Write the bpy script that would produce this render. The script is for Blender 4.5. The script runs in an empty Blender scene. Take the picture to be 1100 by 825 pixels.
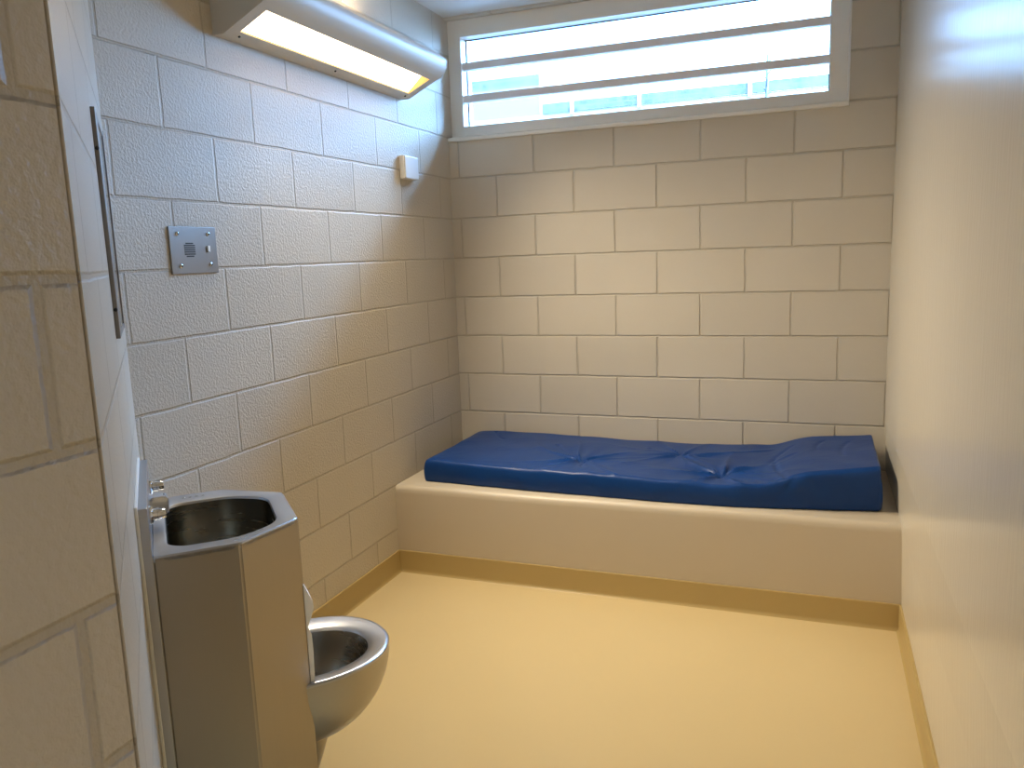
import bpy, bmesh, math, random
import numpy as np
from mathutils import Vector, Matrix, noise
random.seed(4)
S = bpy.context.scene
COL = S.collection
PI = math.pi

# ------------------------------------------------------------------ helpers
def tag(o, label=None, cat=None, group=None, kind=None):
    if label: o['label'] = label
    if cat: o['category'] = cat
    if group: o['group'] = group
    if kind: o['kind'] = kind
    return o

def empty(name, loc=(0, 0, 0), rz=0.0):
    o = bpy.data.objects.new(name, None)
    o.empty_display_size = 0.05
    COL.objects.link(o)
    o.location = loc
    o.rotation_euler = (0, 0, rz)
    return o

def link(name, bm, mat, parent=None, smooth=False, loc=None, rot=None):
    bmesh.ops.recalc_face_normals(bm, faces=bm.faces[:])
    me = bpy.data.meshes.new(name)
    bm.to_mesh(me)
    bm.free()
    for m in (mat if isinstance(mat, (list, tuple)) else [mat]):
        me.materials.append(m)
    if smooth:
        for p in me.polygons: p.use_smooth = True
        try: me.set_sharp_from_angle(angle=math.radians(smooth if smooth is not True else 40))
        except Exception: pass
    o = bpy.data.objects.new(name, me)
    COL.objects.link(o)
    if parent is not None: o.parent = parent
    if loc is not None: o.location = loc
    if rot is not None: o.rotation_euler = rot
    return o

def box(bm, x0, x1, y0, y1, z0, z1, bev=0.0, seg=2):
    r = bmesh.ops.create_cube(bm, size=1.0)
    vs = r['verts']
    for v in vs:
        v.co = Vector((x0 + (v.co.x + .5) * (x1 - x0), y0 + (v.co.y + .5) * (y1 - y0), z0 + (v.co.z + .5) * (z1 - z0)))
    if bev:
        es = list({e for v in vs for e in v.link_edges})
        bmesh.ops.bevel(bm, geom=es, offset=bev, segments=seg, affect='EDGES', profile=.5)
    return vs

def newbox(*a, **k):
    bm = bmesh.new()
    box(bm, *a, **k)
    return bm

def prism(bm, poly, axis, a, b):
    """extrude a 2-D polygon along an axis between a and b (axis 0,1,2)"""
    def P(p, t):
        return {0: (t, p[0], p[1]), 1: (p[0], t, p[1]), 2: (p[0], p[1], t)}[axis]
    A = [bm.verts.new(P(p, a)) for p in poly]
    B = [bm.verts.new(P(p, b)) for p in poly]
    n = len(poly)
    bm.faces.new(A)
    bm.faces.new(B[::-1])
    for i in range(n):
        bm.faces.new((A[i], A[(i + 1) % n], B[(i + 1) % n], B[i]))

def lathe(bm, prof, n=24, M=None):
    """prof: list of (r, h) about local z; closed at r == 0"""
    M = M or Matrix()
    rings = []
    for r, h in prof:
        if r < 1e-6: rings.append([bm.verts.new(M @ Vector((0, 0, h)))])
        else: rings.append([bm.verts.new(M @ Vector((r * math.cos(2 * PI * i / n), r * math.sin(2 * PI * i / n), h))) for i in range(n)])
    for A, B in zip(rings, rings[1:]):
        for i in range(n):
            j = (i + 1) % n
            if len(A) == 1 and len(B) == 1: continue
            if len(A) == 1: bm.faces.new((A[0], B[i], B[j]))
            elif len(B) == 1: bm.faces.new((A[i], A[j], B[0]))
            else: bm.faces.new((A[i], A[j], B[j], B[i]))
    for R in (rings[0], rings[-1]):
        if len(R) > 2:
            try: bm.faces.new(R)
            except Exception: pass

def axis_to(d):
    return Vector((0, 0, 1)).rotation_difference(Vector(d)).to_matrix().to_4x4()

# ------------------------------------------------------------------ materials
def new_mat(name):
    m = bpy.data.materials.new(name)
    m.use_nodes = True
    nt = m.node_tree
    return m, nt, nt.nodes['Principled BSDF']

def N(nt, t, **kw):
    n = nt.nodes.new(t)
    for k, v in kw.items():
        if k in n.inputs: n.inputs[k].default_value = v
        else: setattr(n, k, v)
    return n

def L(nt, a, b): nt.links.new(a, b)

def math_node(nt, op, a, b=None):
    n = nt.nodes.new('ShaderNodeMath'); n.operation = op
    for i, v in enumerate((a, b)):
        if v is None: continue
        if isinstance(v, (int, float)): n.inputs[i].default_value = v
        else: L(nt, v, n.inputs[i])
    return n.outputs[0]

def block_mat(name, haxis, shift, col, peel=0.5, joint=.006, jdepth=.5, rough=.42, pscale=95.0, spec=.5):
    """painted concrete block: 406 x 203 mm running bond, recessed joints, orange-peel paint"""
    m, nt, b = new_mat(name)
    tc = N(nt, 'ShaderNodeTexCoord')
    sep = N(nt, 'ShaderNodeSeparateXYZ'); L(nt, tc.outputs['Object'], sep.inputs[0])
    wob = N(nt, 'ShaderNodeTexNoise', Scale=9.0, Detail=2.0); L(nt, tc.outputs['Object'], wob.inputs['Vector'])
    w1 = math_node(nt, 'MULTIPLY', math_node(nt, 'SUBTRACT', wob.outputs['Fac'], .5), .006)
    h = math_node(nt, 'ADD', math_node(nt, 'ADD', sep.outputs[haxis], shift + 40.64), w1)
    z = math_node(nt, 'ADD', math_node(nt, 'ADD', sep.outputs[2], 0.0), w1)
    cmb = N(nt, 'ShaderNodeCombineXYZ'); L(nt, h, cmb.inputs[0]); L(nt, z, cmb.inputs[1])
    br = N(nt, 'ShaderNodeTexBrick')
    br.offset = .5; br.offset_frequency = 2; br.squash = 1.0
    br.inputs['Scale'].default_value = 1.0
    br.inputs['Brick Width'].default_value = .4064
    br.inputs['Row Height'].default_value = .2032
    br.inputs['Mortar Size'].default_value = joint
    br.inputs['Mortar Smooth'].default_value = .6
    br.inputs['Color1'].default_value = (0, 0, 0, 1); br.inputs['Color2'].default_value = (1, 1, 1, 1)
    br.inputs['Mortar'].default_value = (.5, .5, .5, 1)
    L(nt, cmb.outputs[0], br.inputs['Vector'])
    # slight tone difference block to block and a darker joint
    mixb = N(nt, 'ShaderNodeMix', data_type='RGBA')
    c = Vector(col)
    mixb.inputs['A'].default_value = (*(c * .97), 1); mixb.inputs['B'].default_value = (*(c * 1.03), 1)
    L(nt, br.outputs['Color'], mixb.inputs['Factor'])
    mixj = N(nt, 'ShaderNodeMix', data_type='RGBA'); mixj.blend_type = 'MULTIPLY'
    mixj.inputs['B'].default_value = (.86, .85, .83, 1)
    L(nt, br.outputs['Fac'], mixj.inputs['Factor']); L(nt, mixb.outputs['Result'], mixj.inputs['A'])
    big = N(nt, 'ShaderNodeTexNoise', Scale=2.3, Detail=3.0); L(nt, tc.outputs['Object'], big.inputs['Vector'])
    ramp = N(nt, 'ShaderNodeMapRange'); ramp.inputs['To Min'].default_value = .93; ramp.inputs['To Max'].default_value = 1.06
    L(nt, big.outputs['Fac'], ramp.inputs['Value'])
    mul = N(nt, 'ShaderNodeMix', data_type='RGBA'); mul.blend_type = 'MULTIPLY'; mul.inputs['Factor'].default_value = 1
    L(nt, mixj.outputs['Result'], mul.inputs['A']); L(nt, ramp.outputs[0], mul.inputs['B'])
    L(nt, mul.outputs['Result'], b.inputs['Base Color'])
    b.inputs['Roughness'].default_value = rough
    b.inputs['Specular IOR Level'].default_value = spec
    # relief
    peeln = N(nt, 'ShaderNodeTexNoise', Scale=pscale, Detail=2.5, Roughness=.55); L(nt, tc.outputs['Object'], peeln.inputs['Vector'])
    pm = N(nt, 'ShaderNodeTexNoise', Scale=3.2, Detail=1.0); L(nt, tc.outputs['Object'], pm.inputs['Vector'])
    inv = math_node(nt, 'SUBTRACT', 1.0, br.outputs['Fac'])
    b1 = N(nt, 'ShaderNodeBump', Strength=jdepth, Distance=.008); L(nt, inv, b1.inputs['Height'])
    b2 = N(nt, 'ShaderNodeBump', Distance=.004)
    L(nt, math_node(nt, 'MULTIPLY', math_node(nt, 'ADD', pm.outputs['Fac'], .35), peel), b2.inputs['Strength'])
    L(nt, peeln.outputs['Fac'], b2.inputs['Height']); L(nt, b1.outputs[0], b2.inputs['Normal'])
    L(nt, b2.outputs[0], b.inputs['Normal'])
    return m

def paint(name, col, rough=.4, bump=0.0, scale=40.0, spec=.5, var=.04, stretch=None, metallic=0.0):
    m, nt, b = new_mat(name)
    tc = N(nt, 'ShaderNodeTexCoord')
    n = N(nt, 'ShaderNodeTexNoise', Scale=3.0, Detail=4.0); L(nt, tc.outputs['Object'], n.inputs['Vector'])
    mr = N(nt, 'ShaderNodeMapRange'); mr.inputs['To Min'].default_value = 1 - var; mr.inputs['To Max'].default_value = 1 + var
    L(nt, n.outputs['Fac'], mr.inputs['Value'])
    mul = N(nt, 'ShaderNodeMix', data_type='RGBA'); mul.blend_type = 'MULTIPLY'; mul.inputs['Factor'].default_value = 1
    mul.inputs['A'].default_value = (*col, 1); L(nt, mr.outputs[0], mul.inputs['B'])
    L(nt, mul.outputs['Result'], b.inputs['Base Color'])
    b.inputs['Roughness'].default_value = rough
    b.inputs['Specular IOR Level'].default_value = spec
    b.inputs['Metallic'].default_value = metallic
    if bump:
        n2 = N(nt, 'ShaderNodeTexNoise', Scale=scale, Detail=3.0)
        if stretch:
            mp = N(nt, 'ShaderNodeMapping'); mp.inputs['Scale'].default_value = stretch
            L(nt, tc.outputs['Object'], mp.inputs['Vector']); L(nt, mp.outputs[0], n2.inputs['Vector'])
        else: L(nt, tc.outputs['Object'], n2.inputs['Vector'])
        bp = N(nt, 'ShaderNodeBump', Strength=bump, Distance=.004)
        L(nt, n2.outputs['Fac'], bp.inputs['Height']); L(nt, bp.outputs[0], b.inputs['Normal'])
    return m

def steel(name, col=(.56, .55, .53), rough=.28, brush=(2.0, 2.0, 160.0), amt=.12):
    m, nt, b = new_mat(name)
    tc = N(nt, 'ShaderNodeTexCoord')
    mp = N(nt, 'ShaderNodeMapping'); mp.inputs['Scale'].default_value = brush
    L(nt, tc.outputs['Object'], mp.inputs['Vector'])
    n = N(nt, 'ShaderNodeTexNoise', Scale=3.0, Detail=3.0); L(nt, mp.outputs[0], n.inputs['Vector'])
    mr = N(nt, 'ShaderNodeMapRange'); mr.inputs['To Min'].default_value = rough - amt / 2; mr.inputs['To Max'].default_value = rough + amt / 2
    L(nt, n.outputs['Fac'], mr.inputs['Value']); L(nt, mr.outputs[0], b.inputs['Roughness'])
    b.inputs['Base Color'].default_value = (*col, 1)
    b.inputs['Metallic'].default_value = 1.0
    bp = N(nt, 'ShaderNodeBump', Strength=.05, Distance=.001); L(nt, n.outputs['Fac'], bp.inputs['Height']); L(nt, bp.outputs[0], b.inputs['Normal'])
    return m

def emit(name, col, s):
    m, nt, b = new_mat(name)
    b.inputs['Base Color'].default_value = (.8, .8, .8, 1)
    b.inputs['Emission Color'].default_value = (*col, 1)
    b.inputs['Emission Strength'].default_value = s
    return m

SKY_LOW, SKY_HIGH = 44.0, 230.0
LAMP = 5.0
WALLC = (.565, .515, .43)
M = {}
M['blk_back'] = block_mat('painted_block_back', 0, -.0503, WALLC, peel=.12, joint=.0058, jdepth=.7, rough=.40)
M['blk_left'] = block_mat('painted_block_left', 1, .3377, WALLC, peel=.8, joint=.0058, jdepth=.6, rough=.46, spec=.25, pscale=120)
M['blk_near'] = block_mat('painted_block_near', 1, 3.4032, WALLC, peel=1.0, joint=.011, jdepth=.65, rough=.45, pscale=75)
M['blk_diag'] = block_mat('painted_block_diagonal', 0, -.82, WALLC, peel=.30, joint=.007, jdepth=.5, rough=.38, pscale=110)
M['wall_right'] = paint('glossy_cream_paint', (.62, .575, .49), rough=.235, spec=.42, bump=.20, scale=24, stretch=(1, 2.6, .28), var=.03)
M['ceiling'] = paint('ceiling_paint', (.68, .66, .62), rough=.6, bump=.05)
M['floor'] = paint('ochre_epoxy_floor', (.60, .475, .255), rough=.30, bump=.03, scale=14, var=.03)
M['base'] = paint('ochre_cove_base', (.43, .315, .125), rough=.38, bump=.06, scale=20)
M['concrete'] = paint('cream_painted_concrete', (.53, .46, .355), rough=.42, bump=.10, scale=11)
M['frame'] = paint('cream_painted_window_steel', (.80, .765, .69), rough=.42, bump=.02)
M['bar'] = paint('grey_painted_bar', (.80, .76, .74), rough=.45)
M['gasket'] = paint('dark_gasket', (.06, .07, .08), rough=.6)
M['housing'] = paint('cream_enamel', (.60, .56, .49), rough=.46)
M['lens'] = emit('glowing_diffuser', (1.0, .81, .54), LAMP)
M['upglow'] = emit('added_upglow_emitter', (1.0, .81, .54), 1.5)  # glow for the added strip on top of the fixture
M['recess'] = paint('reflector_paint', (.62, .40, .14), rough=.5)
M['plastic'] = paint('white_plastic', (.74, .74, .72), rough=.4)
M['steel'] = steel('brushed_stainless', col=(.44, .41, .36), rough=.34)
M['steel_v'] = steel('brushed_stainless_cabinet', col=(.37, .335, .285), rough=.36, brush=(60, 60, 1.2))
M['steel_top'] = steel('satin_stainless_deck', col=(.47, .47, .48), rough=.30)
M['basin'] = steel('satin_stainless_basin', col=(.30, .265, .205), rough=.26, brush=(3, 3, 30))
M['chrome'] = steel('polished_chrome', col=(.82, .83, .84), rough=.09, amt=.04)
M['plate'] = steel('grey_steel_plate', col=(.33, .32, .305), rough=.34, brush=(2, 60, 2))
M['mirror'] = steel('polished_steel_mirror', col=(.20, .195, .20), rough=.10, amt=.04)  # dark reflection of the room put into the steel's colour
M['dark_metal'] = steel('dark_frame_metal', col=(.26, .24, .22), rough=.38)
M['dark'] = paint('dark_hole', (.02, .02, .02), rough=.7)
M['caulk'] = paint('white_sealant', (.78, .77, .74), rough=.45)
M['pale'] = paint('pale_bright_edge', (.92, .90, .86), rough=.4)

# blue vinyl
m, nt, b = new_mat('blue_vinyl')
tc = N(nt, 'ShaderNodeTexCoord')
n1 = N(nt, 'ShaderNodeTexNoise', Scale=5.0, Detail=6.0); L(nt, tc.outputs['Object'], n1.inputs['Vector'])
rp = N(nt, 'ShaderNodeMix', data_type='RGBA'); rp.inputs['A'].default_value = (.0012, .028, .135, 1); rp.inputs['B'].default_value = (.002, .046, .215, 1)
L(nt, n1.outputs['Fac'], rp.inputs['Factor']); L(nt, rp.outputs['Result'], b.inputs['Base Color'])
b.inputs['Roughness'].default_value = .38
b.inputs['Specular IOR Level'].default_value = .28
n2 = N(nt, 'ShaderNodeTexNoise', Scale=9.0, Detail=5.0, Distortion=1.2); L(nt, tc.outputs['Object'], n2.inputs['Vector'])
bp = N(nt, 'ShaderNodeBump', Strength=.22, Distance=.01); L(nt, n2.outputs['Fac'], bp.inputs['Height']); L(nt, bp.outputs[0], b.inputs['Normal'])
M['vinyl'] = m

# window glass: clear sheet with a weak Fresnel reflection
m = bpy.data.materials.new('clear_pane'); m.use_nodes = True; nt = m.node_tree
for n in list(nt.nodes):
    if n.type != 'OUTPUT_MATERIAL': nt.nodes.remove(n)
out = [n for n in nt.nodes if n.type == 'OUTPUT_MATERIAL'][0]
tr = N(nt, 'ShaderNodeBsdfTransparent'); tr.inputs[0].default_value = (.93, .97, .98, 1)
gl = N(nt, 'ShaderNodeBsdfGlossy'); gl.inputs['Roughness'].default_value = .03
fr = N(nt, 'ShaderNodeFresnel', IOR=1.45)
mx = N(nt, 'ShaderNodeMixShader'); L(nt, fr.outputs[0], mx.inputs[0]); L(nt, tr.outputs[0], mx.inputs[1]); L(nt, gl.outputs[0], mx.inputs[2])
L(nt, mx.outputs[0], out.inputs['Surface'])
M['glass'] = m

# exterior brick
m, nt, b = new_mat('weathered_blue_grey_brick')
tc = N(nt, 'ShaderNodeTexCoord'); sp = N(nt, 'ShaderNodeSeparateXYZ'); L(nt, tc.outputs['Object'], sp.inputs[0])
cb = N(nt, 'ShaderNodeCombineXYZ'); L(nt, sp.outputs[0], cb.inputs[0]); L(nt, sp.outputs[2], cb.inputs[1])
br = N(nt, 'ShaderNodeTexBrick'); br.inputs['Scale'].default_value = 1; br.inputs['Brick Width'].default_value = .16; br.inputs['Row Height'].default_value = .085; br.inputs['Mortar Size'].default_value = .012
br.inputs['Color1'].default_value = (.0032, .0052, .0050, 1); br.inputs['Color2'].default_value = (.0085, .0115, .0105, 1); br.inputs['Mortar'].default_value = (.018, .020, .017, 1)
L(nt, cb.outputs[0], br.inputs['Vector']); 
nz = N(nt, 'ShaderNodeTexNoise', Scale=5.0, Detail=5.0); L(nt, tc.outputs['Object'], nz.inputs['Vector'])
mu = N(nt, 'ShaderNodeMix', data_type='RGBA'); mu.inputs['B'].default_value = (.022, .023, .019, 1)
mr = N(nt, 'ShaderNodeMapRange'); mr.inputs['From Min'].default_value = .42; mr.inputs['From Max'].default_value = .62; L(nt, nz.outputs['Fac'], mr.inputs['Value'])
L(nt, mr.outputs[0], mu.inputs['Factor']); L(nt, br.outputs['Color'], mu.inputs['A']); L(nt, mu.outputs['Result'], b.inputs['Base Color'])
b.inputs['Roughness'].default_value = .8
M['ext_brick'] = m
M['ext_bark'] = paint('pale_bark', (.02, .02, .02), rough=.9)
M['ext_white'] = paint('pale_render', (.12, .11, .09), rough=.8)
M['ext_left'] = paint('pale_blue_grey_render', (.042, .038, .030), rough=.8)
M['ext_ground'] = paint('pale_ground', (.10, .10, .10), rough=.9)

# ------------------------------------------------------------------ room
W = 2.083; CE = 2.615; YR = -4.70; XN = .957; YC = -2.182; YE = YC - XN
s2 = math.sqrt(.5)

def struct(name, bm, mat, parent=None, **k):
    o = link(name, bm, mat, parent, **k)
    if parent is None: o['kind'] = 'structure'
    return o

struct('floor', newbox(-.15, W + .17, YR - .15, .33, -.12, 0), M['floor'])
bm = bmesh.new()
box(bm, -.15, W + .17, YR - .15, .0, CE, CE + .18)
struct('ceiling', bm, M['ceiling'])

# back wall with the high window opening (12 in block wall)
OX0, OX1, OZ0, OZ1 = 0.0, 1.890, 2.030, 2.605
bm = bmesh.new()
box(bm, -.15, W + .17, 0, .33, 0, OZ0)
box(bm, OX1, W + .17, 0, .33, OZ0, OZ1)
box(bm, -.15, OX0, 0, .33, OZ0, OZ1)
box(bm, -.15, W + .17, 0, .33, OZ1, 3.33)
struct('wall_back', bm, M['blk_back'])
struct('roof_overhang', newbox(-.6, W + .6, -.3, .90, 3.33, 3.45), M['ceiling'])

bm = bmesh.new()
box(bm, -.15, 0, YC + .0, 0, 0, CE)
struct('wall_left', bm, M['blk_left'])

# splayed 45-degree wall and the near wall beyond it
dl = XN / s2
bm = bmesh.new()
prism(bm, [(0, 0), (dl, 0), (dl - .05, -.12), (-.06, -.12)], 2, 0, CE)
struct('wall_diagonal', bm, M['blk_diag'], loc=(0, YC, 0), rot=(0, 0, -PI / 4))
bm = bmesh.new()
box(bm, XN - .12, XN, YR, YE, 0, CE)
bmesh.ops.bevel(bm, geom=[e for e in bm.edges if all(abs(v.co.x - XN) < 1e-5 and abs(v.co.y - YE) < 1e-5 for v in e.verts)], offset=.006, segments=3, affect='EDGES')
struct('wall_near', bm, M['blk_near'])
struct('wall_rear', newbox(-.15, W + .17, YR - .15, YR, 0, CE), M['blk_back'])

bm = bmesh.new()
prof = [(2.107, 0), (2.094, .40), (2.082, .64), (2.080, 1.3), (2.084, 2.2), (2.086, CE), (2.25, CE), (2.25, 0)]
prism(bm, prof, 1, YR, 0)
struct('wall_right', bm, M['wall_right'])

# coved base along the walls
def cove(L_, flip=1, h=.102):
    bm = bmesh.new()
    poly = [(0, 0), (.016, 0), (.0125, .003), (.0095, .008), (.008, .016), (.006, h - .003), (.004, h), (0, h)]
    prism(bm, poly, 1, 0, L_)
    for v in bm.verts: v.co.x *= flip
    return bm
struct('baseboard_left', cove(-YC - .757), M['base'], loc=(0, YC, 0), smooth=30)
struct('baseboard_diagonal', cove(dl), M['base'], loc=(XN, YE, 0), rot=(0, 0, PI / 4), smooth=30)
struct('baseboard_near', cove(YE - YR), M['base'], loc=(XN, YR, 0), smooth=30)
bm = bmesh.new()
poly = [(2.107, 0), (2.089, 0), (2.0925, .003), (2.0955, .008), (2.097, .016), (2.0955, .099), (2.0975, .102), (2.107, .102)]
prism(bm, poly, 1, YR, -.757)
struct('baseboard_right', bm, M['base'], smooth=30)
struct('baseboard_platform', cove(2.105), M['base'], loc=(0.0, -.757, 0), rot=(0, 0, -PI / 2), smooth=30)

# ------------------------------------------------------------------ window
win = empty('window_1', (0, 0, 0)); win['kind'] = 'structure'
fy0, fy1 = .040, .128
gx0, gx1, gz0, gz1 = .070, 1.813, 2.088, 2.522
bm = bmesh.new()
box(bm, OX0, gx0, fy0, fy1, OZ0, OZ1, .003)
box(bm, gx1, OX1, fy0, fy1, OZ0, OZ1, .003)
box(bm, gx0 - .003, gx1 + .003, fy0, fy1, OZ0, gz0, .003)
box(bm, gx0 - .003, gx1 + .003, fy0, fy1, gz1, OZ1, .003)
link('window_frame', bm, M['frame'], win)
link('pane', newbox(gx0, gx1, .118, .121, gz0, gz1), M['glass'], win)
bm = bmesh.new()
for a in ((gx0, gx0 + .004, gz0, gz1), (gx1 - .004, gx1, gz0, gz1)): box(bm, a[0], a[1], .110, .118, a[2], a[3])
for a in ((gz0, gz0 + .003), (gz1 - .004, gz1)): box(bm, gx0, gx1, .110, .118, a[0], a[1])
link('gasket', bm, M['gasket'], win)
for zc in (2.384, 2.226):
    link('security_bar', newbox(gx0 - .002, gx1 + .002, .058, .092, zc - .018, zc + .018, .002), M['bar'], win)
bm = bmesh.new()
prism(bm, [(-.014, 2.012), (-.014, 2.026), (-.010, 2.030), (.042, 2.040), (.042, 2.029), (0, 2.029), (0, 2.010)], 0, 0.001, OX1 + .002)
link('window_sill', bm, M['frame'], win)
# thin sealant bead at the right jamb
link('sealant_bead', newbox(OX1 - .004, OX1 + .004, -.003, .041, 2.03, OZ1, .001), M['caulk'], win)

# ------------------------------------------------------------------ world outside
g = struct('ground_outside', newbox(-14, 14, .34, 26, -.2, -.02), M['ext_ground'])
nb = empty('neighbouring_building', (0, 9.0, 0))
tag(nb, 'pale low building with a blue-grey brick band seen through the barred window', 'building')
link('rendered_wall', newbox(-9, 6, 0, 3, -.02, 3.66), M['ext_white'], nb)
link('brick_band', newbox(-2.45, 6, -.03, .02, 3.665, 3.82), M['ext_brick'], nb)
bm = bmesh.new(); box(bm, -9, -2.50, .0, 2.8, 3.66, 4.135); 
link('side_wing', bm, M['ext_left'], nb)
bm = bmesh.new(); box(bm, -9, -2.50, .0, 2.8, 4.135, 4.30)
link('parapet', bm, M['ext_brick'], nb)
bm = bmesh.new(); box(bm, -9, -2.58, .0, 2.7, 4.30, 4.46)
link('upper_wall', bm, M['ext_white'], nb)
for x in (-1.95, -.86, .79):
    link('pilaster', newbox(x - .03, x + .03, -.05, -.03, 3.62, 3.83), M['ext_white'], nb)

tre = empty('small_tree', (1.05, 8.6, 0))
tag(tre, 'thin bare sapling standing in front of the brick band outside the window', 'tree')
bm = bmesh.new()
lathe(bm, [(.05, 0), (.03, 2.5), (.016, 4.1), (0, 4.12)], 8)
link('trunk', bm, M['ext_bark'], tre)
for k in range(9):
    bm = bmesh.new(); hz = 3.55 + .055 * k; a = k * 2.4
    d_ = Vector((math.cos(a), math.sin(a), .9)).normalized()
    lathe(bm, [(.012, 0), (.006, .12), (0, .16)], 6, Matrix.Translation((0, 0, hz)) @ axis_to(d_))
    link('branch', bm, M['ext_bark'], tre)

# ------------------------------------------------------------------ bed platform + mattress
bm = bmesh.new()
x1p = 2.103
poly = [(-.757, 0), (-.757, .372), (-.7555, .389), (-.750, .400), (-.741, .4065), (-.728, .408), (-.001, .408), (-.001, 0)]
nseg = 60
rings = []
for i in range(nseg + 1):
    x = x1p * i / nseg
    wv = .003 * noise.noise(Vector((x * 2.3, 0, 0)))
    rings.append([bm.verts.new((x, y + (wv if -.76 < y < -.70 and z > .1 else 0), z + (wv * .8 if z > .38 else 0))) for y, z in poly])
for A, B in zip(rings, rings[1:]):
    for k in range(len(poly)):
        bm.faces.new((A[k], A[(k + 1) % len(poly)], B[(k + 1) % len(poly)], B[k]))
bm.faces.new(rings[0]); bm.faces.new(rings[-1][::-1])
pl = link('bed_platform', bm, M['concrete'], smooth=35)
tag(pl, 'long cream painted concrete bed platform built along the back wall under the window', 'bed platform')

def mattress_height(x, y):
    """top height over the platform; y from 0 (wall) to -0.7 (front)"""
    h = .103 - .010 * max(0, min(1, (x - .5) / .7)) * (1 - max(0, min(1, (x - 1.4) / .3)))
    t = max(0.0, min(1.0, (x - 1.58) / .20)); t = t * t * (3 - 2 * t)
    h += t * (.046 + .028 * max(0, (x - 1.75) / .27))
    h += .008 * noise.noise(Vector((x * 2.2, y * 3.0, 1.7)))
    h += .004 * noise.noise(Vector((x * 6, y * 7, 4.2)))
    for (cx, cy, amp, ph) in ((.80, -.47, .010, .3), (1.43, -.53, .011, 1.1), (1.22, -.27, .006, 2.0)):
        dx, dy = x - cx, (y - cy)
        r = math.hypot(dx, dy) + 1e-5
        th = math.atan2(dy, dx)
        w = math.exp(-r / .15) * min(1, r / .03)
        rid = abs(math.sin(3.5 * th + ph + 1.6 * noise.noise(Vector((math.cos(th) * 2, math.sin(th) * 2, cx * 7 + r * 3)))))
        h += 1.5 * amp * w * (1.0 - 1.9 * rid ** .6)
        h -= amp * 1.5 * math.exp(-(r / .03) ** 2)
    # long folds between the tufts
    for (ax, ay, bx, by, wd, amp) in ((.86, -.45, 1.22, -.29, .012, .008), (1.26, -.29, 1.62, -.12, .018, .007), (.62, -.24, .80, -.44, .010, -.006),
                                      (.83, -.50, .86, -.62, .010, -.006), (.84, -.52, 1.02, -.69, .014, .006), (1.05, -.18, 1.2, -.26, .010, .006), (1.02, -.47, 1.38, -.52, .011, -.005),
                                      (1.44, -.52, 1.66, -.66, .012, -.006), (1.48, -.50, 1.72, -.30, .014, .007), (1.42, -.56, 1.33, -.68, .010, -.006), (1.69, -.66, 1.63, -.30, .012, -.006),
                                      (1.60, -.42, 1.70, -.15, .016, -.005), (.22, -.05, .33, -.20, .012, -.006), (1.80, -.30, 1.83, -.12, .012, -.004), (1.90, -.40, 1.93, -.15, .014, -.004)):
        ex, ey = bx - ax, by - ay
        q = max(0, min(1, ((x - ax) * ex + (y - ay) * ey) / (ex * ex + ey * ey)))
        px, py = ax + q * ex, ay + q * ey
        bend = .015 * math.sin(q * PI)
        d = math.hypot(x - px + bend, y - py)
        h += 1.35 * amp * math.exp(-(d / (wd * .8)) ** 2) * math.sin(PI * min(1, .12 + q * .88)) ** .5
    return h

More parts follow.
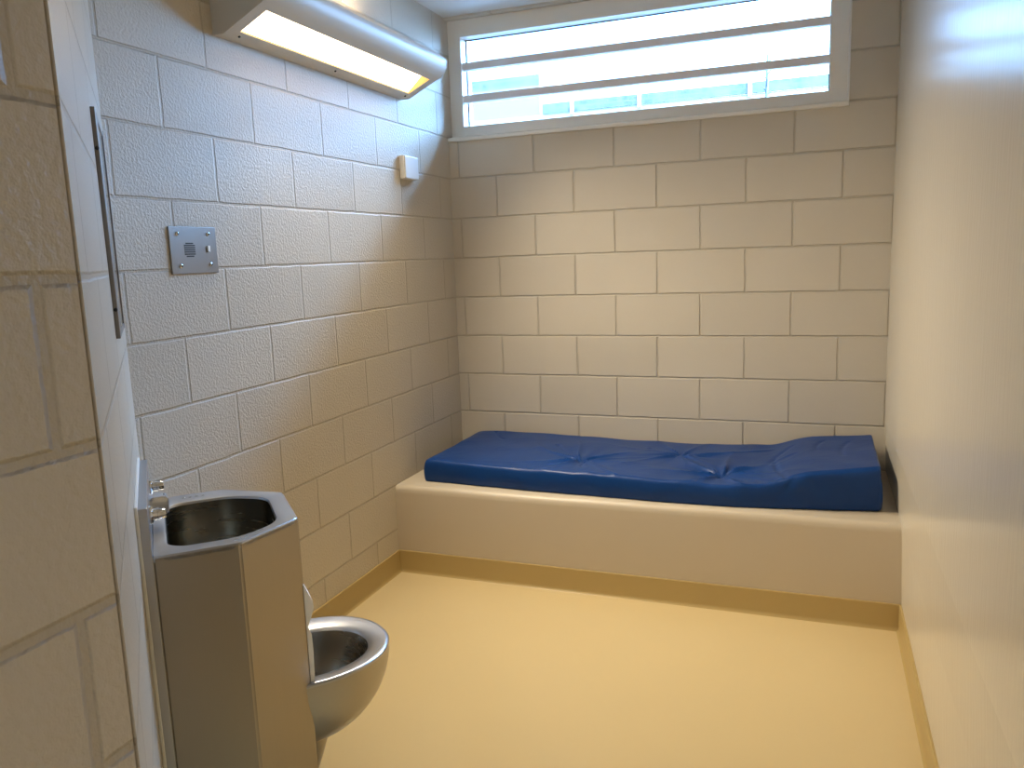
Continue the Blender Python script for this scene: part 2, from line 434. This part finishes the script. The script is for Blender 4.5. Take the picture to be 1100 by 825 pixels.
def mattress():
    Lx0, Lx1, Wd, H, R = .102, 2.035, .70, .10, .016
    nx, ny, nz = 330, 120, 14
    bm = bmesh.new()
    vid = {}
    xs = [i / nx for i in range(nx + 1)]; ys = [i / ny for i in range(ny + 1)]; zs = [i / nz for i in range(nz + 1)]
    def place(a, b, c):
        X, Y, Z = a * (Lx1 - Lx0), b * Wd, c * H
        ix = min(max(X, R), Lx1 - Lx0 - R); iy = min(max(Y, R), Wd - R); iz = min(max(Z, R * .6), H - R)
        d = Vector((X - ix, Y - iy, Z - iz))
        if d.length > 1e-9:
            k = [d.x, d.y, d.z]
            n = d.normalized()
            p = Vector((ix, iy, iz)) + n * R
            X, Y, Z = p.x, p.y, max(p.z, 0)
        x = Lx0 + X
        front = .662 + .045 * math.sin(PI * min(1, max(0, (x - .1) / 1.35)) * .5) - .085 * max(0, (x - 1.42) / .61) ** 1.3
        back = .018 + .030 * max(0, (x - 1.5) / .5)
        y = -(front - (front - back) * (Y / Wd))
        f = Z / H
        h = mattress_height(x, y)
        edge = min(1.0, min(X, Lx1 - Lx0 - X) / .05)
        if x < 1: h *= (.90 + .10 * edge ** .5)
        z = h * f
        # the sides bulge a little and crease
        bul = math.sin(PI * f) * .006
        cr = .004 * noise.noise(Vector((x * 7 + z * 8, y * 9, z * 6)))
        if b < 1e-6: y += .004 * math.exp(-((x - 1.675 - .10 * (f - .5)) / .018) ** 2) * f; y -= bul + cr + (.012 * f * max(0, min(1, (x - 1.66) / .1)))
        if a > 1 - 1e-6: x += bul * 1.6 + cr - .018 * f
        if a < 1e-6: x -= bul - .004 * f
        return Vector((x, y, .409 + z))
    def vert(i, j, k):
        key = (i, j, k)
        if key not in vid: vid[key] = bm.verts.new(place(xs[i], ys[j], zs[k]))
        return vid[key]
    for i in range(nx):
        for j in range(ny):
            bm.faces.new((vert(i, j, nz), vert(i + 1, j, nz), vert(i + 1, j + 1, nz), vert(i, j + 1, nz)))
    for i in range(nx):
        for k in range(nz):
            bm.faces.new((vert(i, 0, k), vert(i + 1, 0, k), vert(i + 1, 0, k + 1), vert(i, 0, k + 1)))
            bm.faces.new((vert(i + 1, ny, k), vert(i, ny, k), vert(i, ny, k + 1), vert(i + 1, ny, k + 1)))
    for j in range(ny):
        for k in range(nz):
            bm.faces.new((vert(0, j + 1, k), vert(0, j, k), vert(0, j, k + 1), vert(0, j + 1, k + 1)))
            bm.faces.new((vert(nx, j, k), vert(nx, j + 1, k), vert(nx, j + 1, k + 1), vert(nx, j, k + 1)))
    bot = [vert(i, 0, 0) for i in range(nx + 1)] + [vert(nx, j, 0) for j in range(1, ny + 1)] + [vert(i, ny, 0) for i in range(nx - 1, -1, -1)] + [vert(0, j, 0) for j in range(ny - 1, 0, -1)]
    bm.faces.new(bot[::-1])
    return bm
mt = link('mattress', mattress(), M['vinyl'])
for p in mt.data.polygons: p.use_smooth = True
tag(mt, 'blue vinyl covered mattress with wrinkled top and raised pillow end lying on the bed platform', 'mattress')

# ------------------------------------------------------------------ wall light
LY0, LY1 = -1.712, -.497
wl = empty('wall_light', (0, (LY0 + LY1) / 2, 2.142))
tag(wl, 'long cream wall light with glowing white diffuser mounted high on the left wall', 'wall light')
hl = (LY1 - LY0) / 2
B0, B1 = Vector((.042, 0.0)), Vector((.196, .073))       # sloping underside, relative to the base
def onslope(t, dep=0.0):
    p = B0.lerp(B1, t); d = (B1 - B0).normalized(); n = Vector((-d.y, d.x))
    return p + n * dep
ta, tb, dep = .16, .84, .042
ya, yb = -hl + .045, hl - .045
outer = [(0, 0), (.042, 0), 'S0', 'S1', (.196, .073), (.212, .081), (.225, .094), (.233, .110), (.237, .128), (.2365, .140), (.231, .151), (.221, .157), (.185, .185), (0, .248)]
bm = bmesh.new()
pr = [p for p in outer if not isinstance(p, str)]
A = [bm.verts.new((p[0], -hl, p[1])) for p in pr]; Bv = [bm.verts.new((p[0], hl, p[1])) for p in pr]
for i in range(len(pr)):
    j = (i + 1) % len(pr)
    if i == 1: continue
    bm.faces.new((A[i], A[j], Bv[j], Bv[i]))
# underside with a recessed opening
q = lambda t, y, d=0.0: bm.verts.new((onslope(t, d).x, y, onslope(t, d).y))
o1, o2, o3, o4 = q(ta, ya), q(tb, ya), q(tb, yb), q(ta, yb)
bm.faces.new((A[1], A[2], o2, o1)); bm.faces.new((Bv[2], Bv[1], o4, o3))
bm.faces.new((A[1], o1, o4, Bv[1])); bm.faces.new((o2, A[2], Bv[2], o3))
link('housing', bm, M['housing'], wl, smooth=32)
for sy, nm in ((-1, 'end_cap'), (1, 'end_cap')):
    bm = bmesh.new()
    prism(bm, [(p[0] * 1.004, p[1] * 1.004 - .001) for p in pr], 1, sy * hl, sy * (hl + .004))
    link(nm, bm, M['housing'], wl)
bm = bmesh.new()
dd = lambda t, d: d if t > .5 else min(d, .007)
o = [bm.verts.new((onslope(t, dd(t, d)).x, y, onslope(t, dd(t, d)).y)) for d in (0, dep) for (t, y) in ((ta, ya), (tb, ya), (tb, yb), (ta, yb))]
for i in range(4):
    j = (i + 1) % 4
    bm.faces.new((o[i], o[j], o[4 + j], o[4 + i]))
link('reflector_rim', bm, M['recess'], wl)
bm = bmesh.new()
o = [bm.verts.new((onslope(t, dd(t, d) + e).x, y, onslope(t, dd(t, d) + e).y)) for d, e in ((dep, 0), (dep, .004)) for (t, y) in ((ta, ya + .0), (tb, ya + .0), (tb, yb), (ta, yb))]
bm.faces.new(o[:4]); bm.faces.new(o[4:][::-1])
for i in range(4):
    j = (i + 1) % 4
    bm.faces.new((o[i], o[j], o[4 + j], o[4 + i]))
df = link('diffuser', bm, M['lens'], wl); df['label'] = 'glowing white diffuser panel'
for y in (-hl + .06, 0.0, hl - .05):
    bm = bmesh.new(); p = onslope(.05)
    lathe(bm, [(0, 0), (.004, 0), (.004, .003), (0, .0035)], 12, Matrix.Translation((p.x, y, p.y)) @ axis_to((.43, 0, -.9)))
    link('screw', bm, M['dark'], wl)

link('added_upglow', newbox(.05, .09, -hl + .25, hl - .35, .21, .2300, .001), M['upglow'], wl)  # added glowing strip, unseen, goes with the upward fill
ul = bpy.data.lights.new('added_upfill', 'AREA'); ul.shape = 'RECTANGLE'; ul.size = .036; ul.size_y = .6; ul.energy = 2.2; ul.color = (1.0, .76, .48)  # added upward fill to warm the wall above the fixture
uo = bpy.data.objects.new('added_upfill', ul); COL.objects.link(uo); uo.location = (.070, (LY0 + LY1) / 2 - .05, 2.142 + .232); uo.rotation_euler = (PI, 0, 0)
# the fixture's own light, leaving through the diffuser
ll = bpy.data.lights.new('wall_light_lamp', 'AREA'); ll.shape = 'RECTANGLE'
ll.size = (B1 - B0).length * (tb - ta) - .006; ll.size_y = yb - ya - .08
ll.energy = 26.5; ll.color = (1.0, .86, .65); ll.spread = math.radians(114)
lo = bpy.data.objects.new('wall_light_lamp', ll); COL.objects.link(lo)
pm_ = onslope((ta + tb) / 2, .004); dn = (B1 - B0).normalized(); zz_ = Vector((-dn.y, 0, dn.x)); xx_ = Vector((dn.x, 0, dn.y))
yy_ = zz_.cross(xx_)
Mr = Matrix((xx_, yy_, zz_)).transposed().to_4x4(); Mr = Mr @ Matrix.Rotation(math.radians(-11), 4, 'Y'); Mr.translation = Vector((pm_.x, (LY0 + LY1) / 2, 2.142 + pm_.y))
lo.matrix_world = Mr

# ------------------------------------------------------------------ intercom plate
ic = empty('intercom_panel', (0, -1.892, 1.479))
tag(ic, 'square stainless steel intercom plate with small speaker grille on the left block wall', 'intercom')
hw, hh = .098, .070
link('face_plate', newbox(-.002, .006, -hw, hw, -hh, hh, .0012), M['plate'], ic)
def pp(fx, fz): return (-hw + fx * 2 * hw, hh - fz * 2 * hh)
for fx, fz in ((.16, .15), (.82, .15), (.18, .83), (.83, .81)):
    y, z = pp(fx, fz)
    bm = bmesh.new()
    lathe(bm, [(0, 0), (.0062, 0), (.0058, .0025), (.003, .0042), (0, .0046)], 16, Matrix.Translation((.006, y, z)) @ axis_to((1, 0, 0)))
    sc = link('screw', bm, M['chrome'], ic, smooth=40)
    link('screw_slot', newbox(.0100, .0108, y - .0028, y + .0028, z - .0028, z + .0028), M['dark'], sc)
bm = bmesh.new()
gy, gz = pp(.40, .49)
for k in range(7):
    zz = gz + (k - 3) * .0064
    wid = .022 if 0 < k < 6 else .015
    box(bm, .0058, .0068, gy - wid, gy + wid, zz - .0019, zz + .0019)
sgp = link('speaker_grille', bm, M['dark'], ic); sgp['label'] = 'dark slots of the speaker grille'
by, bz = pp(.80, .47)
link('call_button', newbox(.006, .0105, by - .0055, by + .0055, bz - .0095, bz + .0095, .0012), M['pale'], ic)

# small white blank box
wb = empty('wall_box', (0, -.478, 1.842))
tag(wb, 'small white square plastic box on the left wall below the window end of the light', 'wall box')
link('back_box', newbox(0, .022, -.066, .066, -.052, .052, .003), M['plastic'], wb)
link('cover_plate', newbox(.022, .030, -.064, .064, -.050, .050, .003), M['plastic'], wb)

# ------------------------------------------------------------------ diagonal-wall frame: u along the wall, v outward
def diag_empty(name, u, z=0.0):
    return empty(name, (u * s2, YC - u * s2, z), -PI / 4)
mi = diag_empty('wall_mirror', .435, 1.52)
tag(mi, 'narrow framed polished steel mirror seen edge-on on the splayed wall above the sink', 'mirror')
mw, mh = .165, .232
link('mirror_panel', newbox(-mw + .004, mw - .004, 0, .0062, -mh + .004, mh - .004), M['mirror'], mi)
bm = bmesh.new()
box(bm, mw - .085, mw, 0, .0085, -mh, mh, .001); box(bm, -mw, -mw + .012, 0, .0085, -mh, mh, .001)
box(bm, -mw + .011, mw - .011, 0, .0078, mh - .012, mh, .001); box(bm, -mw + .011, mw - .011, 0, .0078, -mh, -mh + .012, .001)
link('mirror_frame', bm, M['dark_metal'], mi)
for z in (-mh + .06, mh - .08):
    bm = bmesh.new(); lathe(bm, [(0, 0), (.004, 0), (.003, .002), (0, .003)], 12, Matrix.Translation((mw, .005, z)) @ axis_to((1, 0, 0)))
    link('screw', bm, M['dark'], mi)

# ------------------------------------------------------------------ combination sink and toilet
UC = .47
ct = diag_empty('sink_toilet_unit', UC, 0)
tag(ct, 'stainless steel combined sink and toilet with faceted cabinet standing against the splayed wall', 'sink toilet')
ZT = .840
OUT = [(.232, 0.024), (.232, .197), (-.0 - .124 + .246, .338), (-.122, .338), (-.232, .197), (-.232, .024)]
OUT = [(.231, .024), (.231, .197), (.121, .338), (-.117, .338), (-.231, .197), (-.231, .024)]
INN = [(.150, .054), (.176, .085), (.176, .205), (.112, .292), (-.104, .297), (-.168, .215), (-.168, .085), (-.140, .054)]
def resample(poly, n, rad=0.0, seg=5):
    pts = []
    m_ = len(poly)
    for i in range(m_):
        p0, p1, p2 = Vector(poly[i - 1]), Vector(poly[i]), Vector(poly[(i + 1) % m_])
        if rad > 0:
            a = (p0 - p1); b_ = (p2 - p1)
            r = min(rad, a.length * .45, b_.length * .45)
            A_ = p1 + a.normalized() * r; B_ = p1 + b_.normalized() * r
            for k in range(seg + 1):
                t = k / seg
                pts.append(A_ * (1 - t) ** 2 + p1 * 2 * t * (1 - t) + B_ * t * t)
        else: pts.append(p1)
    return pts
def byangle(pts, c, n):
    """cast n rays from c to the closed polygon"""
    res = []
    for i in range(n):
        th = 2 * PI * i / n
        d = Vector((math.cos(th), math.sin(th)))
        best = None
        for k in range(len(pts)):
            a, b_ = pts[k], pts[(k + 1) % len(pts)]
            e = b_ - a
            den = d.x * e.y - d.y * e.x
            if abs(den) < 1e-12: continue
            t = ((a.x - c.x) * e.y - (a.y - c.y) * e.x) / den
            w_ = ((a.x - c.x) * d.y - (a.y - c.y) * d.x) / den
            if t > 0 and -1e-6 <= w_ <= 1 + 1e-6 and (best is None or t < best): best = t
        res.append(c + d * best)
    return res
cc = Vector((0.0, .175))
NA = 144
# cabinet shell
bm = bmesh.new()
op = [Vector(p) for p in OUT]
prism(bm, [(p.x, p.y) for p in op], 2, 0.0, ZT - .004)
bm.normal_update()
bmesh.ops.delete(bm, geom=[f for f in bm.faces if abs(f.normal.z) > .9 and f.calc_center_median().z > .5], context='FACES_ONLY')
bmesh.ops.bevel(bm, geom=[e for e in bm.edges if abs(e.verts[0].co.z - e.verts[1].co.z) > .3], offset=.004, segments=3, affect='EDGES')
cab = link('cabinet', bm, M['steel_v'], ct, smooth=25)
# deck with basin hole
def scaled(poly, d):
    c = Vector((0, .175)); return [Vector(p) + (c - Vector(p)).normalized() * d for p in poly]
o_pts = byangle(resample(OUT, 0, .006, 4), cc, NA)
# make sure exact corners are kept
for p in OUT:
    k = min(range(NA), key=lambda i: (o_pts[i] - Vector(p)).length); o_pts[k] = Vector(p) + (cc - Vector(p)).normalized() * .002
i_pts = byangle(resample(INN, 0, .042, 6), Vector((0, .175)), NA)
bm = bmesh.new()
lay = [(o_pts, ZT - .012), (o_pts, ZT - .003), ([p + (cc - p).normalized() * .003 for p in o_pts], ZT), ([p + (cc - p).normalized() * .008 for p in o_pts], ZT - .001),
       ([p + (p - cc).normalized() * .008 for p in i_pts], ZT - .002), ([p + (p - cc).normalized() * .002 for p in i_pts], ZT - .004), (i_pts, ZT - .010)]
rg = [[bm.verts.new((p.x, p.y, z)) for p in ps] for ps, z in lay]
for A_, B_ in zip(rg, rg[1:]):
    for i in range(NA):
        bm.faces.new((A_[i], A_[(i + 1) % NA], B_[(i + 1) % NA], B_[i]))
link('sink_deck', bm, M['steel_top'], ct, smooth=50)
bm = bmesh.new()
bl = [(1.0, ZT - .010), (.995, ZT - .03), (.985, ZT - .09), (.96, ZT - .13), (.88, ZT - .15), (.6, ZT - .152), (.16, ZT - .158)]
rg = []
for k, z in bl: rg.append([bm.verts.new((cc.x + (p.x - cc.x) * k, cc.y + (p.y - cc.y) * k, z)) for p in i_pts])
for A_, B_ in zip(rg, rg[1:]):
    for i in range(NA):
        bm.faces.new((A_[i], A_[(i + 1) % NA], B_[(i + 1) % NA], B_[i]))
bas = link('basin', bm, M['basin'], ct, smooth=60)
bm = bmesh.new()
lathe(bm, [(.036, 0), (.034, .003), (.026, .003), (.024, .0), (0, 0)], 28, Matrix.Translation((cc.x, cc.y, ZT - .158)))
link('drain', bm, M['chrome'], bas, smooth=40)
# embossed dashes on the deck, far side
for k in range(4):
    bm = bmesh.new()
    box(bm, -.198 - .0015, -.198 + .0015, .095 + k * .016, .103 + k * .016, ZT - .002, ZT + .0012, .0008)
    link('drain_ridge', bm, M['chrome'], ct)
# backsplash: runs up the wall above the deck and down behind the cabinet
link('backsplash', newbox(-.232, .232, 0, .0245, 0.0, .946, .0015), M['steel_top'], ct)
# sealant
bm = bmesh.new()
box(bm, .232, .240, 0, .007, 0, .95, .002); box(bm, -.236, .240, 0, .007, .946, .953, .002)
sl = link('sealant', bm, M['caulk'], ct); sl['label'] = 'white sealant bead along the wall'
# push buttons
def push_button(u):
    Mx = Matrix.Translation((u, .0245, .898)) @ axis_to((0, 1, 0))
    bm = bmesh.new()
    lathe(bm, [(0, 0), (.021, 0), (.021, .004), (.017, .007), (.013, .008), (.013, .016), (.0145, .017), (.0145, .020), (0, .020)], 28, Mx)
    e_ = link('push_button', bm, M['chrome'], ct, smooth=35)
    bm = bmesh.new()
    lathe(bm, [(0, .020), (.011, .020), (.011, .030), (.009, .033), (0, .034)], 24, Mx)
    link('button_cap', bm, M['chrome'], e_, smooth=35)
push_button(-.135); push_button(.115)
bm = bmesh.new()
prism(bm, [(.0245, .862), (.0245, .908), (.050, .911), (.064, .908), (.066, .885), (.062, .868), (.050, .866), (.047, .856)], 0, -.022, .022)
bmesh.ops.bevel(bm, geom=bm.edges[:], offset=.003, segments=2, affect='EDGES')
sp_ = link('spout', bm, M['chrome'], ct, smooth=35)
bm = bmesh.new(); lathe(bm, [(.009, -.004), (.009, .002), (.006, .002), (.006, -.001), (0, -.001)], 20, Matrix.Translation((0, .050, .908)))
link('bubbler_nozzle', bm, M['dark'], sp_)
bm = bmesh.new(); lathe(bm, [(0, 0), (.009, 0), (.009, -.010), (.007, -.012), (0, -.012)], 20, Matrix.Translation((0, .055, .868)))
link('outlet', bm, M['chrome'], sp_, smooth=35)

# toilet bowl: a quarter ellipsoid hung from the cabinet front
BU, BV, BZ = -.055, .336, .420
AU, AV, AH = .187, .238, .202
NB = 64
def ringpts(bm, au, av, z, vext):
    pts = [(BU + au, vext)]
    for i in range(NB + 1):
        c_, s_ = math.cos(PI * i / NB), math.sin(PI * i / NB)
        e = .90 if c_ > 0 else .78
        pts.append((BU + au * c_, BV + av * max(0.0, s_) ** e))
    pts.append((BU - au, vext))
    return [bm.verts.new((u, v, z)) for u, v in pts]
def skin(bm, rr):
    n = len(rr[0])
    for A_, B_ in zip(rr, rr[1:]):
        for i in range(n - 1): bm.faces.new((A_[i], A_[i + 1], B_[i + 1], B_[i]))
bm = bmesh.new()
rows = []
for k in range(27):
    a = (k / 26) * PI / 2 * .985
    sc_ = max(.03, math.cos(a) ** .80)
    rows.append(ringpts(bm, AU * sc_ ** .62, AV * sc_, BZ - .006 - AH * math.sin(a), .20))
rows = rows[::-1]
skin(bm, rows)
bm.faces.new(rows[0])
bowl = link('toilet_bowl', bm, M['steel'], ct, smooth=60)
bm = bmesh.new()
rim = [(1.0, 1.0, -.006, .20), (1.004, 1.004, -.001, .20), (.992, .99, .003, .20), (.96, .955, .004, .21), (.80, .84, -.003, .30), (.715, .785, -.007, .325), (.685, .765, -.013, .330)]
skin(bm, [ringpts(bm, AU * a, AV * b_, BZ + z, ve) for a, b_, z, ve in rim])
link('toilet_rim', bm, M['steel_top'], bowl, smooth=60)
bm = bmesh.new()
inn = [(.685, .765, -.013), (.665, .73, -.03), (.63, .66, -.07), (.56, .55, -.11), (.42, .40, -.14), (.2, .18, -.155), (.02, .02, -.158)]
rr = [ringpts(bm, AU * a, AV * b_, BZ + z, .330) for a, b_, z in inn]
skin(bm, rr)
for A_, B_ in zip(rr, rr[1:]): bm.faces.new((A_[0], B_[0], B_[-1], A_[-1]))
link('bowl_interior', bm, M['basin'], bowl, smooth=60)
# tapering trap cover below the bowl
bm = bmesh.new()
tr_ = [(.10, .060, .245), (.098, .055, .215), (.085, .040, .17), (.07, .022, .125), (.06, .006, .10), (.058, .002, .09)]
rr = [[bm.verts.new((BU + .03 + au * math.cos(PI * i / 32), BV + av * math.sin(PI * i / 32), z)) for i in range(33)] for au, av, z in tr_]
for A_, B_ in zip(rr, rr[1:]):
    for i in range(32): bm.faces.new((A_[i], A_[i + 1], B_[i + 1], B_[i]))
link('trap_cover', bm, M['steel_v'], ct, smooth=60)
# pale wavy strip showing past the cabinet's front edge
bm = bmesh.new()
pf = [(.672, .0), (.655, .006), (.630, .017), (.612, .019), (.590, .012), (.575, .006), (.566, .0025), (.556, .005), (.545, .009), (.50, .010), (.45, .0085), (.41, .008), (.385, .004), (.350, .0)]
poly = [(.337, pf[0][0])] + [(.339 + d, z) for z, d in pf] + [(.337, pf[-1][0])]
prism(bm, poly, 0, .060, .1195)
fl = link('edge_strip', bm, M['pale'], ct); fl['label'] = 'pale wavy strip along the front edge of the cabinet'

# ------------------------------------------------------------------ lights
wd = bpy.data.worlds.new('sky'); S.world = wd; wd.use_nodes = True
wnt = wd.node_tree
bg = wnt.nodes['Background']
wtc = N(wnt, 'ShaderNodeTexCoord'); wsp = N(wnt, 'ShaderNodeSeparateXYZ'); L(wnt, wtc.outputs['Generated'], wsp.inputs[0])
wmr = N(wnt, 'ShaderNodeMapRange'); wmr.interpolation_type = 'SMOOTHSTEP'
wmr.inputs['From Min'].default_value = .35; wmr.inputs['From Max'].default_value = .72
wmr.inputs['To Min'].default_value = SKY_LOW; wmr.inputs['To Max'].default_value = SKY_HIGH
L(wnt, wsp.outputs[2], wmr.inputs['Value'])
wax = N(wnt, 'ShaderNodeMapRange'); wax.inputs['From Min'].default_value = -.25; wax.inputs['From Max'].default_value = .50
wax.inputs['To Min'].default_value = .14; wax.inputs['To Max'].default_value = 1.9
L(wnt, wsp.outputs[0], wax.inputs['Value'])
L(wnt, math_node(wnt, 'MULTIPLY', wmr.outputs[0], wax.outputs[0]), bg.inputs[1])
bg.inputs[0].default_value = (.29, .55, 1.0, 1)
pl_ = bpy.data.lights.new('window_portal', 'AREA'); pl_.shape = 'RECTANGLE'; pl_.size = gx1 - gx0; pl_.size_y = gz1 - gz0
pl_.cycles.is_portal = True
po = bpy.data.objects.new('window_portal', pl_); COL.objects.link(po)
po.location = ((gx0 + gx1) / 2, .128, (gz0 + gz1) / 2); po.rotation_euler = (-PI / 2, 0, 0)

dl_ = bpy.data.lights.new('rear_fill_light', 'AREA'); dl_.shape = 'RECTANGLE'; dl_.size = .85; dl_.size_y = 1.9  # added fill from behind the camera, stands for no known lamp
dl_.energy = 5.8; dl_.color = (1.0, .92, .82)
do = bpy.data.objects.new('rear_fill_light', dl_); COL.objects.link(do)
do.location = (1.52, YR + .03, 1.15); do.rotation_euler = (PI / 2, 0, 0)

# ------------------------------------------------------------------ camera
cam = bpy.data.cameras.new('camera'); co = bpy.data.objects.new('camera', cam); COL.objects.link(co)
cam.sensor_width = 36.0; cam.sensor_fit = 'HORIZONTAL'
cam.lens = 857.6413 * 36.0 / 1100.0
cam.clip_start = .02
yaw, pit, rol = -.3668872, -.16035938, -.03595285
fw = Vector((math.sin(yaw) * math.cos(pit), math.cos(yaw) * math.cos(pit), math.sin(pit)))
r_ = fw.cross(Vector((0, 0, 1))).normalized(); u_ = r_.cross(fw)
c_, s_ = math.cos(rol), math.sin(rol)
R_ = c_ * r_ + s_ * u_; U_ = -s_ * r_ + c_ * u_
mat = Matrix(((R_.x, U_.x, -fw.x, 1.782995), (R_.y, U_.y, -fw.y, -3.86015), (R_.z, U_.z, -fw.z, 1.43116), (0, 0, 0, 1)))
co.matrix_world = mat
S.camera = co

S.view_settings.view_transform = 'Standard'
S.view_settings.look = 'None'
S.view_settings.exposure = 0.0
S.cycles.max_bounces = 10; S.cycles.diffuse_bounces = 6; S.cycles.glossy_bounces = 5
S.cycles.use_denoising = True
S.cycles.sample_clamp_indirect = 8.0
S.cycles.caustics_reflective = False
